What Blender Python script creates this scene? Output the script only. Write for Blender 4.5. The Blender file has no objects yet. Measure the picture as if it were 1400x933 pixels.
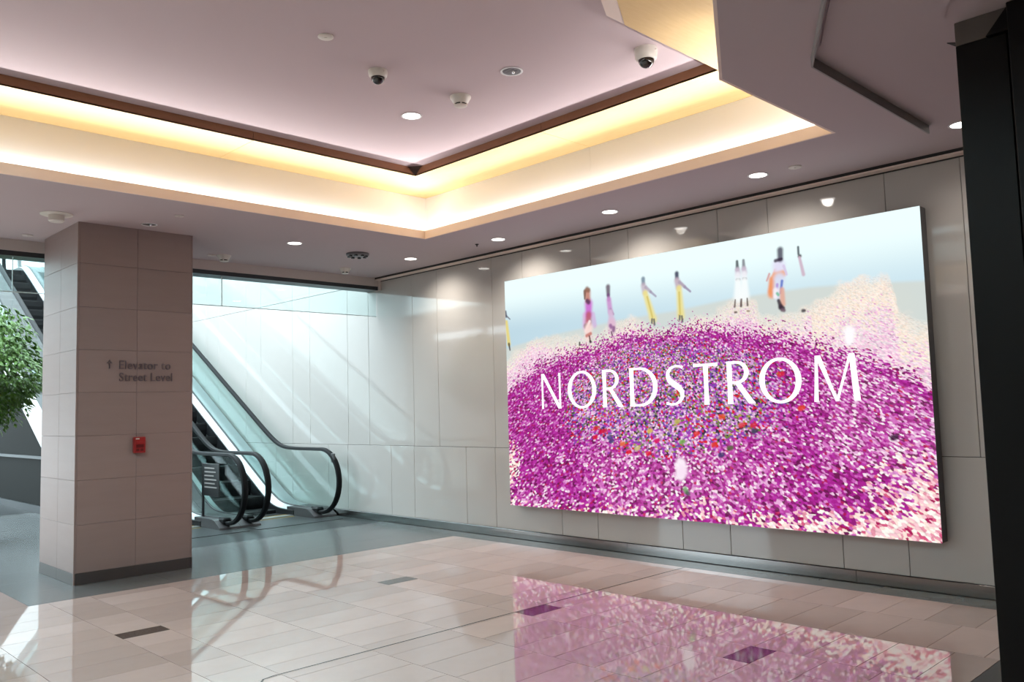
import bpy, bmesh, math, random
import numpy as np
from mathutils import Vector, Matrix
from mathutils.geometry import tessellate_polygon

SC = bpy.context.scene
COL = SC.collection
random.seed(7)

# ------------------------------------------------------------------ camera
F_PX, YAW, PITCH, ROLL = 1146.609, 0.792865, 0.0802794, -0.0276922
CAM_H = 1.5
cy, sy, cp, sp = math.cos(YAW), math.sin(YAW), math.cos(PITCH), math.sin(PITCH)
fwd = Vector((cy * cp, sy * cp, sp)); rt0 = Vector((sy, -cy, 0)); up0 = rt0.cross(fwd)
rt = math.cos(ROLL) * rt0 + math.sin(ROLL) * up0
up = -math.sin(ROLL) * rt0 + math.cos(ROLL) * up0
cam = bpy.data.objects.new('camera', bpy.data.cameras.new('camera'))
COL.objects.link(cam)
cam.data.sensor_width = 36.0
cam.data.lens = F_PX / 1400.0 * 36.0
cam.data.clip_start = 0.05
M = Matrix.Identity(4)
for i in range(3):
    M[i][0], M[i][1], M[i][2] = rt[i], up[i], -fwd[i]
M[2][3] = CAM_H
cam.matrix_world = M
SC.camera = cam

# ------------------------------------------------------------------ world, exposure
SKY = 6.3
w = bpy.data.worlds.new('sky'); SC.world = w; w.use_nodes = True
bg = w.node_tree.nodes['Background']
bg.inputs[0].default_value = (0.76, 0.93, 1.0, 1); bg.inputs[1].default_value = SKY
SC.view_settings.view_transform = 'Standard'
SC.view_settings.look = 'None'
SC.view_settings.gamma = 1.0
SC.view_settings.use_curve_mapping = False
SC.view_settings.exposure = 0.0
SC.cycles.use_denoising = True
SC.cycles.max_bounces = 10
SC.cycles.diffuse_bounces = 5
SC.cycles.transparent_max_bounces = 24
SC.cycles.caustics_reflective = False
SC.cycles.caustics_refractive = False
SC.cycles.sample_clamp_indirect = 6.0
SC.cycles.sample_clamp_direct = 30.0

# ------------------------------------------------------------------ materials
def srgb(r, g, b):
    f = lambda c: c / 12.92 if c <= 0.04045 else ((c + 0.055) / 1.055) ** 2.4
    return (f(r / 255), f(g / 255), f(b / 255), 1)

def mat(name, col, rough=0.5, metal=0.0, spec=0.5, ior=1.5, coat=0.0, noise=0.0, nscale=8.0, stretch=(1, 1, 1),
        col2=None, randv=0.0, bump=0.0, emit=None, estr=0.0, space='Object'):
    m = bpy.data.materials.new(name); m.use_nodes = True
    nt = m.node_tree; b = nt.nodes['Principled BSDF']; L = nt.links
    b.inputs['Roughness'].default_value = rough
    b.inputs['Metallic'].default_value = metal
    b.inputs['Specular IOR Level'].default_value = spec
    b.inputs['IOR'].default_value = ior
    b.inputs['Coat Weight'].default_value = coat
    b.inputs['Coat Roughness'].default_value = 0.03
    if len(col) == 3: col = (*col, 1)
    b.inputs['Base Color'].default_value = col
    if emit:
        b.inputs['Emission Color'].default_value = emit if len(emit) == 4 else (*emit, 1)
        b.inputs['Emission Strength'].default_value = estr
    out = None
    if noise or col2:
        tc = nt.nodes.new('ShaderNodeTexCoord'); mp = nt.nodes.new('ShaderNodeMapping')
        mp.inputs['Scale'].default_value = stretch
        n = nt.nodes.new('ShaderNodeTexNoise'); n.inputs['Scale'].default_value = nscale
        n.inputs['Detail'].default_value = 3; n.inputs['Roughness'].default_value = 0.6
        L.new(tc.outputs[space], mp.inputs[0]); L.new(mp.outputs[0], n.inputs['Vector'])
        mx = nt.nodes.new('ShaderNodeMix'); mx.data_type = 'RGBA'
        c2 = col2 if col2 else tuple(c * (1 - noise) for c in col[:3]) + (1,)
        if len(c2) == 3: c2 = (*c2, 1)
        mx.inputs[6].default_value = col; mx.inputs[7].default_value = c2
        L.new(n.outputs['Fac'], mx.inputs[0]); out = mx.outputs[2]
        if bump:
            bp = nt.nodes.new('ShaderNodeBump'); bp.inputs['Strength'].default_value = bump
            bp.inputs['Distance'].default_value = 0.01
            L.new(n.outputs['Fac'], bp.inputs['Height']); L.new(bp.outputs[0], b.inputs['Normal'])
    if randv:
        oi = nt.nodes.new('ShaderNodeObjectInfo')
        hs = nt.nodes.new('ShaderNodeHueSaturation')
        mr = nt.nodes.new('ShaderNodeMapRange')
        mr.inputs['To Min'].default_value = 1 - randv; mr.inputs['To Max'].default_value = 1 + randv
        L.new(oi.outputs['Random'], mr.inputs['Value']); L.new(mr.outputs[0], hs.inputs['Value'])
        if out: L.new(out, hs.inputs['Color'])
        else: hs.inputs['Color'].default_value = col
        out = hs.outputs[0]
    if out: L.new(out, b.inputs['Base Color'])
    return m

def emis(name, col, s):
    m = bpy.data.materials.new(name); m.use_nodes = True
    nt = m.node_tree; nt.nodes.remove(nt.nodes['Principled BSDF'])
    e = nt.nodes.new('ShaderNodeEmission'); e.inputs[0].default_value = (*col[:3], 1); e.inputs[1].default_value = s
    nt.links.new(e.outputs[0], nt.nodes['Material Output'].inputs[0])
    return m

def glass(name, tint, refl=0.08, rough=0.0):
    m = bpy.data.materials.new(name); m.use_nodes = True
    nt = m.node_tree; nt.nodes.remove(nt.nodes['Principled BSDF'])
    t = nt.nodes.new('ShaderNodeBsdfTransparent'); t.inputs[0].default_value = (*tint, 1)
    g = nt.nodes.new('ShaderNodeBsdfGlossy'); g.inputs['Roughness'].default_value = rough
    lw = nt.nodes.new('ShaderNodeLayerWeight'); lw.inputs[0].default_value = 0.5
    pw = nt.nodes.new('ShaderNodeMath'); pw.operation = 'POWER'; pw.inputs[1].default_value = 4.0
    ma = nt.nodes.new('ShaderNodeMath'); ma.operation = 'MULTIPLY_ADD'; ma.inputs[1].default_value = 0.4; ma.inputs[2].default_value = 0.03
    nt.links.new(lw.outputs['Facing'], pw.inputs[0]); nt.links.new(pw.outputs[0], ma.inputs[0])
    mx = nt.nodes.new('ShaderNodeMixShader')
    nt.links.new(ma.outputs[0], mx.inputs[0]); nt.links.new(t.outputs[0], mx.inputs[1]); nt.links.new(g.outputs[0], mx.inputs[2])
    nt.links.new(mx.outputs[0], nt.nodes['Material Output'].inputs[0])
    return m

MT = {}
MT['tile'] = mat('polished_beige_stone', (0.57, 0.45, 0.413), 0.03, spec=0.8, ior=1.8, noise=0.12, nscale=5, randv=0.13, space='Object')
MT['inlay'] = mat('dark_brown_stone', (0.085, 0.068, 0.058), 0.06, spec=0.6, noise=0.3, nscale=12)
MT['grout'] = mat('grout', (0.20, 0.16, 0.14), 0.7)
MT['slab'] = mat('blue_grey_stone', (0.14, 0.148, 0.15), 0.24, spec=0.5, noise=0.14, nscale=3, randv=0.05)
MT['slab_dark'] = mat('dark_slate', (0.050, 0.054, 0.056), 0.3, noise=0.15, nscale=4, randv=0.05)
MT['panel'] = mat('back_painted_glass', (0.50, 0.475, 0.45), 0.05, spec=0.5, noise=0.03, nscale=1.5, randv=0.015)
MT['panel_gap'] = mat('dark_joint', (0.03, 0.028, 0.026), 0.8)
MT['steel'] = mat('brushed_steel', (0.30, 0.295, 0.29), 0.2, metal=1.0, noise=0.15, nscale=3, stretch=(1, 1, 40))
MT['plaster'] = mat('ceiling_paint', (0.53, 0.435, 0.45), 0.75, spec=0.25, noise=0.02, nscale=2)  # pink in the paint stands in for the display's magenta cast
MT['soffit'] = mat('soffit_paint', (0.50, 0.425, 0.435), 0.75, spec=0.25, noise=0.02, nscale=2)
MT['white'] = mat('cove_white_paint', (0.80, 0.78, 0.74), 0.7, spec=0.3, noise=0.02, nscale=2)
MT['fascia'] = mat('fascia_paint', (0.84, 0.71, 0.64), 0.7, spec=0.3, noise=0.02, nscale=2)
MT['wood'] = mat('honey_maple_veneer', (0.74, 0.53, 0.24), 0.45, col2=(0.64, 0.43, 0.17), nscale=6, stretch=(1.2, 9, 9), randv=0.03)
MT['wood_x'] = mat('honey_maple_veneer_cross', (0.74, 0.53, 0.24), 0.45, col2=(0.64, 0.43, 0.17), nscale=6, stretch=(9, 1.2, 9), randv=0.03)
MT['walnut'] = mat('brown_wood_edge', (0.30, 0.13, 0.06), 0.5, col2=(0.22, 0.09, 0.04), nscale=8, stretch=(2, 2, 20))  # shelf wood again, darkened because the edge lies in shade
MT['walnut_dark'] = mat('dark_wood_joint', (0.06, 0.03, 0.02), 0.6)
MT['header'] = mat('header_paint', (0.60, 0.54, 0.51), 0.7, noise=0.03)
MT['strip'] = mat('grey_strip', (0.30, 0.285, 0.275), 0.7, noise=0.03)
MT['frame'] = mat('dark_frame', (0.035, 0.04, 0.045), 0.45)
MT['stone'] = mat('beige_limestone', (0.30, 0.23, 0.213), 0.42, spec=0.4, col2=(0.265, 0.198, 0.183), nscale=2.2, stretch=(1, 1, 6), randv=0.035, bump=0.02)
MT['stone_base'] = mat('dark_stone_base', (0.075, 0.065, 0.062), 0.35, noise=0.2, nscale=8)
MT['joint'] = mat('stone_joint', (0.20, 0.155, 0.145), 0.8)
MT['letter_metal'] = mat('dark_metal_letters', (0.20, 0.165, 0.18), 0.35, metal=0.7)
MT['red'] = mat('red_plastic', (0.33, 0.02, 0.02), 0.35)
MT['red_dark'] = mat('dark_red_plastic', (0.12, 0.004, 0.004), 0.4)
MT['offwhite'] = mat('offwhite_plastic', (0.66, 0.62, 0.56), 0.4)
MT['black'] = mat('black_plastic', (0.012, 0.012, 0.013), 0.3)
MT['dome'] = mat('smoked_dome', (0.012, 0.008, 0.007), 0.05, spec=0.7)
MT['chrome'] = mat('chrome', (0.75, 0.75, 0.78), 0.08, metal=1.0)
MT['ring_white'] = mat('white_ring', (0.80, 0.80, 0.80), 0.35)
MT['lamp'] = emis('lamp_face', (1.0, 0.95, 0.88), 9.0)
MT['cove'] = emis('cove_strip', (0.98, 0.98, 1.0), 24.0)
MT['cove_dim'] = emis('cove_strip_dimmed', (0.98, 0.96, 0.96), 4.0)
MT['rubber'] = mat('black_rubber', (0.010, 0.011, 0.012), 0.45, spec=0.12)
MT['deck'] = mat('stainless_deck', (0.62, 0.64, 0.66), 0.32, metal=1.0, noise=0.08, nscale=4)
MT['esc_grey'] = mat('grey_cladding', (0.085, 0.082, 0.085), 0.42, metal=0.3, noise=0.1)
MT['skirt'] = mat('black_skirt', (0.018, 0.018, 0.02), 0.3)
MT['stepm'] = mat('black_step', (0.008, 0.008, 0.009), 0.6, spec=0.2, noise=0.4, nscale=30)
MT['cladding'] = mat('white_cladding', (0.60, 0.62, 0.62), 0.4)
MT['glass_bal'] = glass('green_balustrade_glass', (0.925, 0.982, 0.975))
MT['glass_edge'] = mat('polished_glass_edge', (0.75, 0.90, 0.90), 0.2)  # pale colour paints the sky glint along the pane edges
MT['glass_cur'] = glass('clear_curtain_glass', (0.90, 0.965, 0.965))
MT['yellow'] = mat('yellow_paint', (0.62, 0.42, 0.10), 0.5)
MT['dark_shop'] = mat('dark_bronze', (0.0045, 0.004, 0.0038), 0.4, spec=0.2, noise=0.2)
MT['shop_cap'] = mat('taupe_cap', (0.115, 0.095, 0.082), 0.7, noise=0.05)
MT['cab'] = mat('display_cabinet', (0.13, 0.125, 0.13), 0.4)
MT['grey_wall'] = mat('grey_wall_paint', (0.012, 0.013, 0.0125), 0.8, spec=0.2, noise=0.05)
MT['mall_wall'] = mat('mall_wall_paint', (0.34, 0.31, 0.29), 0.7, noise=0.03)
MT['atr_wall'] = mat('atrium_wall_paint', (0.78, 0.80, 0.80), 0.6, noise=0.02)
MT['bark'] = mat('bark', (0.16, 0.12, 0.08), 0.8, noise=0.4, nscale=20)
MT['leaf'] = mat('leaf_green', (0.045, 0.12, 0.022), 0.32, spec=0.5, col2=(0.11, 0.23, 0.03), nscale=3.0)
MT['soil'] = mat('soil', (0.04, 0.03, 0.02), 0.9, noise=0.4, nscale=30)

# ------------------------------------------------------------------ mesh helpers
class MB:
    def __init__(s): s.v = []; s.f = []
    def add(s, vs, fs):
        o = len(s.v); s.v += [tuple(v) for v in vs]; s.f += [tuple(i + o for i in f) for f in fs]; return s
    def box(s, x0, x1, y0, y1, z0, z1):
        return s.add([(x0, y0, z0), (x1, y0, z0), (x1, y1, z0), (x0, y1, z0), (x0, y0, z1), (x1, y0, z1), (x1, y1, z1), (x0, y1, z1)],
                     [(0, 3, 2, 1), (4, 5, 6, 7), (0, 1, 5, 4), (1, 2, 6, 5), (2, 3, 7, 6), (3, 0, 4, 7)])
    def bbox(s, x0, x1, y0, y1, z0, z1, b=0.004):
        bm = bmesh.new(); bmesh.ops.create_cube(bm, size=1)
        for v in bm.verts:
            v.co = Vector((x0 + (v.co.x + .5) * (x1 - x0), y0 + (v.co.y + .5) * (y1 - y0), z0 + (v.co.z + .5) * (z1 - z0)))
        bmesh.ops.bevel(bm, geom=bm.edges[:], offset=b, segments=1, affect='EDGES', profile=0.5)
        bm.verts.index_update()
        s.add([v.co[:] for v in bm.verts], [[v.index for v in f.verts] for f in bm.faces]); bm.free(); return s
    def lathe(s, prof, c=(0, 0, 0), n=32, up=(0, 0, 1)):
        o = len(s.v)
        for r, z in prof:
            for k in range(n):
                a = 2 * math.pi * k / n
                s.v.append((c[0] + r * math.cos(a), c[1] + r * math.sin(a), c[2] + z))
        for i in range(len(prof) - 1):
            for k in range(n):
                a, b = o + i * n + k, o + i * n + (k + 1) % n
                s.f.append((a, b, b + n, a + n))
        s.f.append(tuple(o + k for k in range(n))[::-1]); s.f.append(tuple(o + (len(prof) - 1) * n + k for k in range(n)))
        return s
    def sweep(s, path, sec):
        """path: list of (origin, axis_u, axis_v); sec: closed list of (u,v)"""
        o = len(s.v); n = len(sec)
        for p, a, b in path:
            for u, v in sec:
                s.v.append(tuple(Vector(p) + Vector(a) * u + Vector(b) * v))
        for i in range(len(path) - 1):
            for k in range(n):
                q, r = o + i * n + k, o + i * n + (k + 1) % n
                s.f.append((q, r, r + n, q + n))
        s.f.append(tuple(o + k for k in range(n))[::-1]); s.f.append(tuple(o + (len(path) - 1) * n + k for k in range(n)))
        return s
    def tube(s, pts, rad, n=10):
        path = []
        for i, p in enumerate(pts):
            p = Vector(p); d = (Vector(pts[min(i + 1, len(pts) - 1)]) - Vector(pts[max(i - 1, 0)])).normalized()
            a = d.orthogonal().normalized(); path.append((p, a, d.cross(a)))
        if not isinstance(rad, (list, tuple)): rad = [rad] * len(pts)
        o = len(s.v)
        for (p, a, b), r in zip(path, rad):
            for k in range(n):
                t = 2 * math.pi * k / n; s.v.append(tuple(p + a * r * math.cos(t) + b * r * math.sin(t)))
        for i in range(len(path) - 1):
            for k in range(n):
                q, r_ = o + i * n + k, o + i * n + (k + 1) % n
                s.f.append((q, r_, r_ + n, q + n))
        s.f.append(tuple(o + k for k in range(n))[::-1]); s.f.append(tuple(o + (len(path) - 1) * n + k for k in range(n)))
        return s
    def prism(s, poly, z0, z1):
        n = len(poly); o = len(s.v)
        s.v += [(x, y, z0) for x, y in poly] + [(x, y, z1) for x, y in poly]
        for t in tessellate_polygon([[Vector((x, y, 0)) for x, y in poly]]):
            s.f.append((o + t[0], o + t[1], o + t[2])); s.f.append((o + n + t[2], o + n + t[1], o + n + t[0]))
        for k in range(n):
            a, b = o + k, o + (k + 1) % n; s.f.append((a, b, b + n, a + n))
        return s
    def mesh(s, name, m, org=(0, 0, 0), smooth=False):
        me = bpy.data.meshes.new(name)
        me.from_pydata([(x - org[0], y - org[1], z - org[2]) for x, y, z in s.v], [], s.f)
        bm = bmesh.new(); bm.from_mesh(me); bmesh.ops.recalc_face_normals(bm, faces=bm.faces); bm.to_mesh(me); bm.free()
        me.materials.append(m)
        if smooth:
            me.polygons.foreach_set('use_smooth', [True] * len(me.polygons))
            try: me.set_sharp_from_angle(angle=math.radians(40))
            except Exception: pass
        return me
    def build(s, name, m, parent=None, smooth=False):
        org = wpos(parent) if parent else (0, 0, 0)
        o = bpy.data.objects.new(name, s.mesh(name, m, org, smooth)); COL.objects.link(o)
        if parent: o.parent = parent
        return o

def wpos(o):
    p = Vector((0, 0, 0))
    while o: p = p + o.location; o = o.parent
    return p

def tag(o, label, cat, group=None):
    o['label'] = label; o['category'] = cat
    if group: o['group'] = group
    return o
def thing(name, loc, label, cat, group=None):
    o = bpy.data.objects.new(name, None); COL.objects.link(o); o.location = loc; o.empty_display_size = 0.1
    return tag(o, label, cat, group)
def struct(o): o['kind'] = 'structure'; return o
def inst(name, me, parent, loc, rot=(0, 0, 0)):
    o = bpy.data.objects.new(name, me); COL.objects.link(o); o.parent = parent
    o.location = Vector(loc) - wpos(parent); o.rotation_euler = rot
    return o

# ------------------------------------------------------------------ key dimensions
WX = 6.90          # face of the display wall
SZ = 3.37          # soffit height
CZ = 3.93          # tray ceiling height
HY = 9.60          # header line in front of the atrium
EDGE_Y, EDGE_X = 7.78, 6.60

# ================================================================== FLOOR
floor = struct(MB().box(-7, 7.2, -7, 24, -0.14, -0.014).build('floor', MT['grout']))
G = 0.0018
def tile_mesh(wx, wy, m):
    b = MB().box(-wx / 2 + G, wx / 2 - G, -wy / 2 + G, wy / 2 - G, -0.0135, 0)
    return b.mesh('floor_tile', m)
cols = []
for base in (-0.035, 2.19, 4.415):
    cols.append((base, base + 0.325, True))
    for k in range(3):
        a = base + 0.325 + k * 0.6333
        cols.append((a, min(a + 0.6333, EDGE_X), False))
RH = 0.3165
cache = {}
def gm(wx, wy, key):
    k = (round(wx, 4), round(wy, 4), key)
    if k not in cache: cache[k] = tile_mesh(wx, wy, MT[key])
    return cache[k]
def visible(x, y):
    d = Vector((x, y, -CAM_H)); z = d.dot(fwd)
    if z < 0.3: return False
    px, py = 700 + F_PX * d.dot(rt) / z, 466.5 - F_PX * d.dot(up) / z
    return -90 < px < 1420 and py < 1030
rest = MB()
for ci, (x0, x1, narrow) in enumerate(cols):
    ys = []
    if narrow:
        y = 6.18 + 0.0875 + 1.74 * 4
        off = 0.0
        while y > -7:
            ys.append((y - 0.175, y, 'inlay')); y -= 0.175
            for k in range(5): ys.append((y - 0.313, y, 'tile')); y -= 0.313
    else:
        y = EDGE_Y + [0.05, 0.21, 0.13][ci % 3]
        while y > -7: ys.append((y - RH, y, 'tile')); y -= RH
    for a, b, key in ys:
        b = min(b, EDGE_Y); 
        if x1 > 4.75 and a < 1.58 < b: a = 1.58
        if b - a < 0.03 or (x1 > 4.75 and b <= 1.58): continue
        if key == 'inlay' and x1 < 2.6 and b < 5: key = 'tile'
        xc, yc = (x0 + x1) / 2, (a + b) / 2
        if visible(xc, yc) or visible(x1, b):
            o = inst('floor_tile' if key == 'tile' else 'inlay_tile', gm(x1 - x0, b - a, key), floor, (xc, yc, 0),
                     (random.uniform(-1, 1) * 0.0007, random.uniform(-1, 1) * 0.0005, 0))
        else:
            rest.box(x0 + G, x1 - G, a + G, b - G, -0.0135, 0)
rest.box(-7, -0.037, -7, 24, -0.0135, 0)
rest.box(-0.035, 2.05, EDGE_Y, 24, -0.0135, 0)
r_ = rest.build('tile_field', MT['tile'], floor); r_['kind'] = 'stuff'
# grey stone field and border
def slabs(x0, x1, y0, y1, dx, dy, key, name):
    nx, ny = max(1, round((x1 - x0) / dx)), max(1, round((y1 - y0) / dy))
    for i in range(nx):
        for j in range(ny):
            wx, wy = (x1 - x0) / nx, (y1 - y0) / ny
            inst(name, gm(wx, wy, key), floor, (x0 + wx * (i + .5), y0 + wy * (j + .5), 0))
slabs(2.05, WX, EDGE_Y, HY, 1.2, 0.61, 'slab', 'grey_slab')
slabs(2.05, 4.15, HY, 15.6, 1.05, 1.2, 'slab', 'grey_slab')
slabs(4.15, WX, HY, 11.45, 1.4, 0.95, 'slab_dark', 'dark_slab')
slabs(EDGE_X, WX, 1.58, EDGE_Y, 0.3, 1.24, 'slab', 'border_slab')
slabs(4.74, WX, -0.5, 1.58, 1.1, 1.0, 'slab_dark', 'dark_slab')
fb = MB().box(2.05, WX, 15.6, 24, -0.0135, 0).box(4.15, WX, 11.45, 15.6, -0.0135, 0)
fb.box(4.74, WX, -7, -0.5, -0.0135, 0)
fb.build('grey_field', MT['slab_dark'], floor)['kind'] = 'stuff'
# expansion joint: straight run that curls towards the viewer at its end
ej = MB(); pts = [(6.60, 4.52), (2.47, 4.545), (2.40, 4.53), (2.36, 4.48), (2.34, 4.40), (2.33, 3.6)]
for (xa, ya), (xb, yb) in zip(pts, pts[1:]):
    d = Vector((xb - xa, yb - ya)).normalized() * 0.001; n = Vector((-d.y, d.x)).normalized() * 0.006
    ej.add([(xa + n.x - d.x, ya + n.y - d.y, 0.0012), (xb + n.x + d.x, yb + n.y + d.y, 0.0012), (xb - n.x + d.x, yb - n.y + d.y, 0.0012), (xa - n.x - d.x, ya - n.y - d.y, 0.0012)], [(0, 1, 2, 3)])
ej.build('expansion_joint', MT['inlay'], floor)

# ================================================================== WALLS
wall_right = struct(MB().box(WX + 0.016, 7.15, -7, 24, 0, 9.0).build('wall_right', MT['panel_gap']))
g = 0.004
up_br = [-1.06, -0.54, 0.5, 1.02, 2.06, 2.633, 3.676, 4.191, 5.253, 5.768, 6.806, 7.327, 8.374, 8.893, 9.915, 10.45, 11.50, 12.02, 13.06, 13.59, 14.64, 15.16, 16.2, 16.72, 17.76, 18.28, 19.3, 19.85, 20.9, 21.4, 22.5, 24]
lo_br = [-0.5, 0.03, 1.07, 1.59, 2.624, 3.153, 4.209, 4.731, 5.788, 6.296, 7.343, 7.869, 8.908, 9.417, 10.473, 10.99, 12.04, 12.57, 13.62, 14.14, 15.2, 15.7, 16.76, 17.3, 18.3, 18.85, 19.9, 20.4, 21.5, 22.0, 23, 24]
def panels(br, z0, z1):
    for a, b in zip(br, br[1:]):
        zt = z1 if b > HY + .2 else min(z1, 3.33)
        if zt <= z0: continue
        MB().bbox(WX, WX + 0.0165, a + g / 2, b - g / 2, z0 + g / 2, zt - g / 2, 0.0025).build('wall_panel', MT['panel'], wall_right)
panels(lo_br, 0.10, 1.04)
panels(up_br, 1.04, 3.33)
panels([y for y in up_br if y > 9.5], 3.33, 5.8)
panels([y for y in up_br if y > 9.5], 5.8, 9.0)
bb = MB()
seg = [-6.9, 1.2, 3.05, 5.4, 7.15, 9.0, 10.7, 24]
bbase = struct(MB().box(WX + 0.002, WX + 0.015, -7, 24, 0, 0.10).build('baseboard_right', MT['panel_gap']))
for a, b in zip(seg, seg[1:]):
    MB().bbox(WX - 0.014, WX + 0.002, a + .001, b - .001, 0.004, 0.099, 0.002).build('steel_plate', MT['steel'], bbase)
# bead between soffit and panels
struct(MB().box(WX - 0.10, WX + 0.1, -7, HY, 3.335, 3.348).build('trim_1', MT['fascia']))
struct(MB().box(WX - 0.10, WX - 0.085, -7, HY, 3.348, 3.42).box(WX - 0.012, WX + 0.05, -7, HY, 3.326, 3.336).build('trim_2', MT['panel_gap']))

# rest of the mall around the viewer
def wall_with_holes(mb, x0, x1, ylo, yhi, zlo, zhi, holes):
    ys = sorted({ylo, yhi} | {h[0] for h in holes} | {h[1] for h in holes})
    zs = sorted({zlo, zhi} | {h[2] for h in holes} | {h[3] for h in holes})
    for ya, yb in zip(ys, ys[1:]):
        for za, zb in zip(zs, zs[1:]):
            if any(h[0] <= (ya + yb) / 2 <= h[1] and h[2] <= (za + zb) / 2 <= h[3] for h in holes): continue
            mb.box(x0, x1, ya, yb, za, zb)
struct(MB().box(-3.8, -3.6, -7, HY, 0, 4.4).build('wall_left', MT['mall_wall']))
struct(MB().box(-60, -7.3, -60, 80, -.3, -.2).build('ground', MT['slab']))
struct(MB().box(-7.2, 7.15, -7.2, -7, 0, 4.4).build('wall_back', MT['mall_wall']))
# atrium: side wall with strip windows, far wall
aw = MB()
holes = [(18.6, 21.5, 4.08, 4.36), (21.6, 24.4, 4.08, 4.36), (17.0, 22.6, 2.55, 3.2), (11.0, 14.5, 1.0, 4.6)]
wall_with_holes(aw, -6.2, -6, HY, 26, 0, 5.2, holes)
struct(aw.build('wall_atrium_side', MT['mall_wall']))
struct(MB().box(-6.2, 7.15, 26, 26.2, 0, 9).build('wall_atrium_far', MT['atr_wall']))

# ================================================================== CEILING
P = [(5.68, 7.07), (-3.0, 7.07), (-3.0, -1.663), (4.21, 2.50), (5.68, 2.50)]
def offset(poly, d):
    """inward for d>0 (poly counter-clockwise)"""
    n = len(poly); out = []
    for i in range(n):
        p0, p1, p2 = Vector(poly[i - 1]), Vector(poly[i]), Vector(poly[(i + 1) % n])
        d1, d2 = (p1 - p0).normalized(), (p2 - p1).normalized()
        n1, n2 = Vector((-d1.y, d1.x)), Vector((-d2.y, d2.x))
        a, b = p0 + n1 * d, p1 + n2 * d
        den = d1.x * d2.y - d1.y * d2.x
        t = ((b.x - a.x) * d2.y - (b.y - a.y) * d2.x) / den
        q = a + d1 * t; out.append((q.x, q.y))
    return out
def ring(mb, inner, outer, z0, z1):
    n = len(inner); o = len(mb.v)
    for pl in (inner, outer):
        for z in (z0, z1): mb.v += [(x, y, z) for x, y in pl]
    for k in range(n):
        j = (k + 1) % n
        A, B, C_, D = o + k, o + n + k, o + 2 * n + k, o + 3 * n + k
        A2, B2, C2, D2 = o + j, o + n + j, o + 2 * n + j, o + 3 * n + j
        mb.f += [(A, A2, B2, B), (C_, C2, D2, D), (A, A2, C2, C_), (B, B2, D2, D)]
    return mb
outer = [(WX - 0.112, -7), (WX - 0.112, HY), (-7, HY), (-7, -7)]
so = MB(); n_o = len(outer)
PH = offset(P, -0.017); allv = outer + PH
for t in tessellate_polygon([[Vector((x, y, 0)) for x, y in outer], [Vector((x, y, 0)) for x, y in PH[::-1]]]):
    idx = [(i if i < n_o else n_o + (len(P) - 1 - (i - n_o))) for i in t]
    so.add([(*allv[i], SZ) for i in idx], [(0, 1, 2)])
    so.add([(*allv[i], SZ + 0.025) for i in idx], [(0, 1, 2)])
for loop in (outer,):
    for k in range(len(loop)):
        a, b = loop[k], loop[(k + 1) % len(loop)]
        so.add([(*a, SZ), (*b, SZ), (*b, SZ + .025), (*a, SZ + .025)], [(0, 1, 2, 3)])
ceiling = struct(so.build('ceiling', MT['soffit']))
struct(MB().box(WX - 0.135, 7.15, -7, HY, 3.42, 3.44).build('ceiling_slot', MT['panel_gap']))
SKX0, SKX1, SKY0, SKY1 = -2.2, 0.95, -0.3, 6.35
rs = MB()
for a in ((-7.2, SKX0, -7.2, HY + .3), (SKX1, 7.15, -7.2, HY + .3), (SKX0, SKX1, -7.2, SKY0), (SKX0, SKX1, SKY1, HY + .3)): rs.box(*a, 4.25, 4.4)
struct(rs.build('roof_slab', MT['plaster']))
# cove lip, trough, white wall
struct(ring(MB(), P, offset(P, -0.018), SZ - 0.0008, 3.457).build('trim_3', MT['fascia']))
struct(ring(MB(), offset(P, -0.018), offset(P, -0.11), 3.385, 3.396).build('cove_trough', MT['white']))
wi, wo = offset(P, -0.095), offset(P, -0.13)
struct(ring(MB(), wi, wo, 3.396, CZ + 0.02).build('wall_cove_backing', MT['white']))
# cove wall boards with hairline joints
def along(a, b, t): return (a[0] + (b[0] - a[0]) * t, a[1] + (b[1] - a[1]) * t)
def split_edge(k, first, step, rev):
    """joint parameters along edge k of P"""
    a, b = Vector(P[k]), Vector(P[(k + 1) % len(P)]); Ln = (b - a).length
    ts = [0.0]; d = first
    while d < Ln - 0.5: ts.append(d / Ln); d += step
    ts.append(1.0)
    return [1 - t for t in ts[::-1]] if rev else ts
splits = {0: split_edge(0, 2.30, 2.38, False), 1: split_edge(1, 2.3, 2.38, False), 2: split_edge(2, 2.4, 2.38, True), 3: [0, 1], 4: split_edge(4, 2.29, 2.38, True)}
IN = 0.55
cove_wall_in, cove_wall_out = offset(P, -0.09), offset(P, -0.095)
shelf_in, shelf_out = offset(P, IN), offset(P, -0.09)
shelf = struct(ring(MB(), offset(P, IN - 0.02), offset(P, -0.088), 3.862, CZ - 0.002).build('ceiling_shelf', MT['walnut_dark']))
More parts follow.
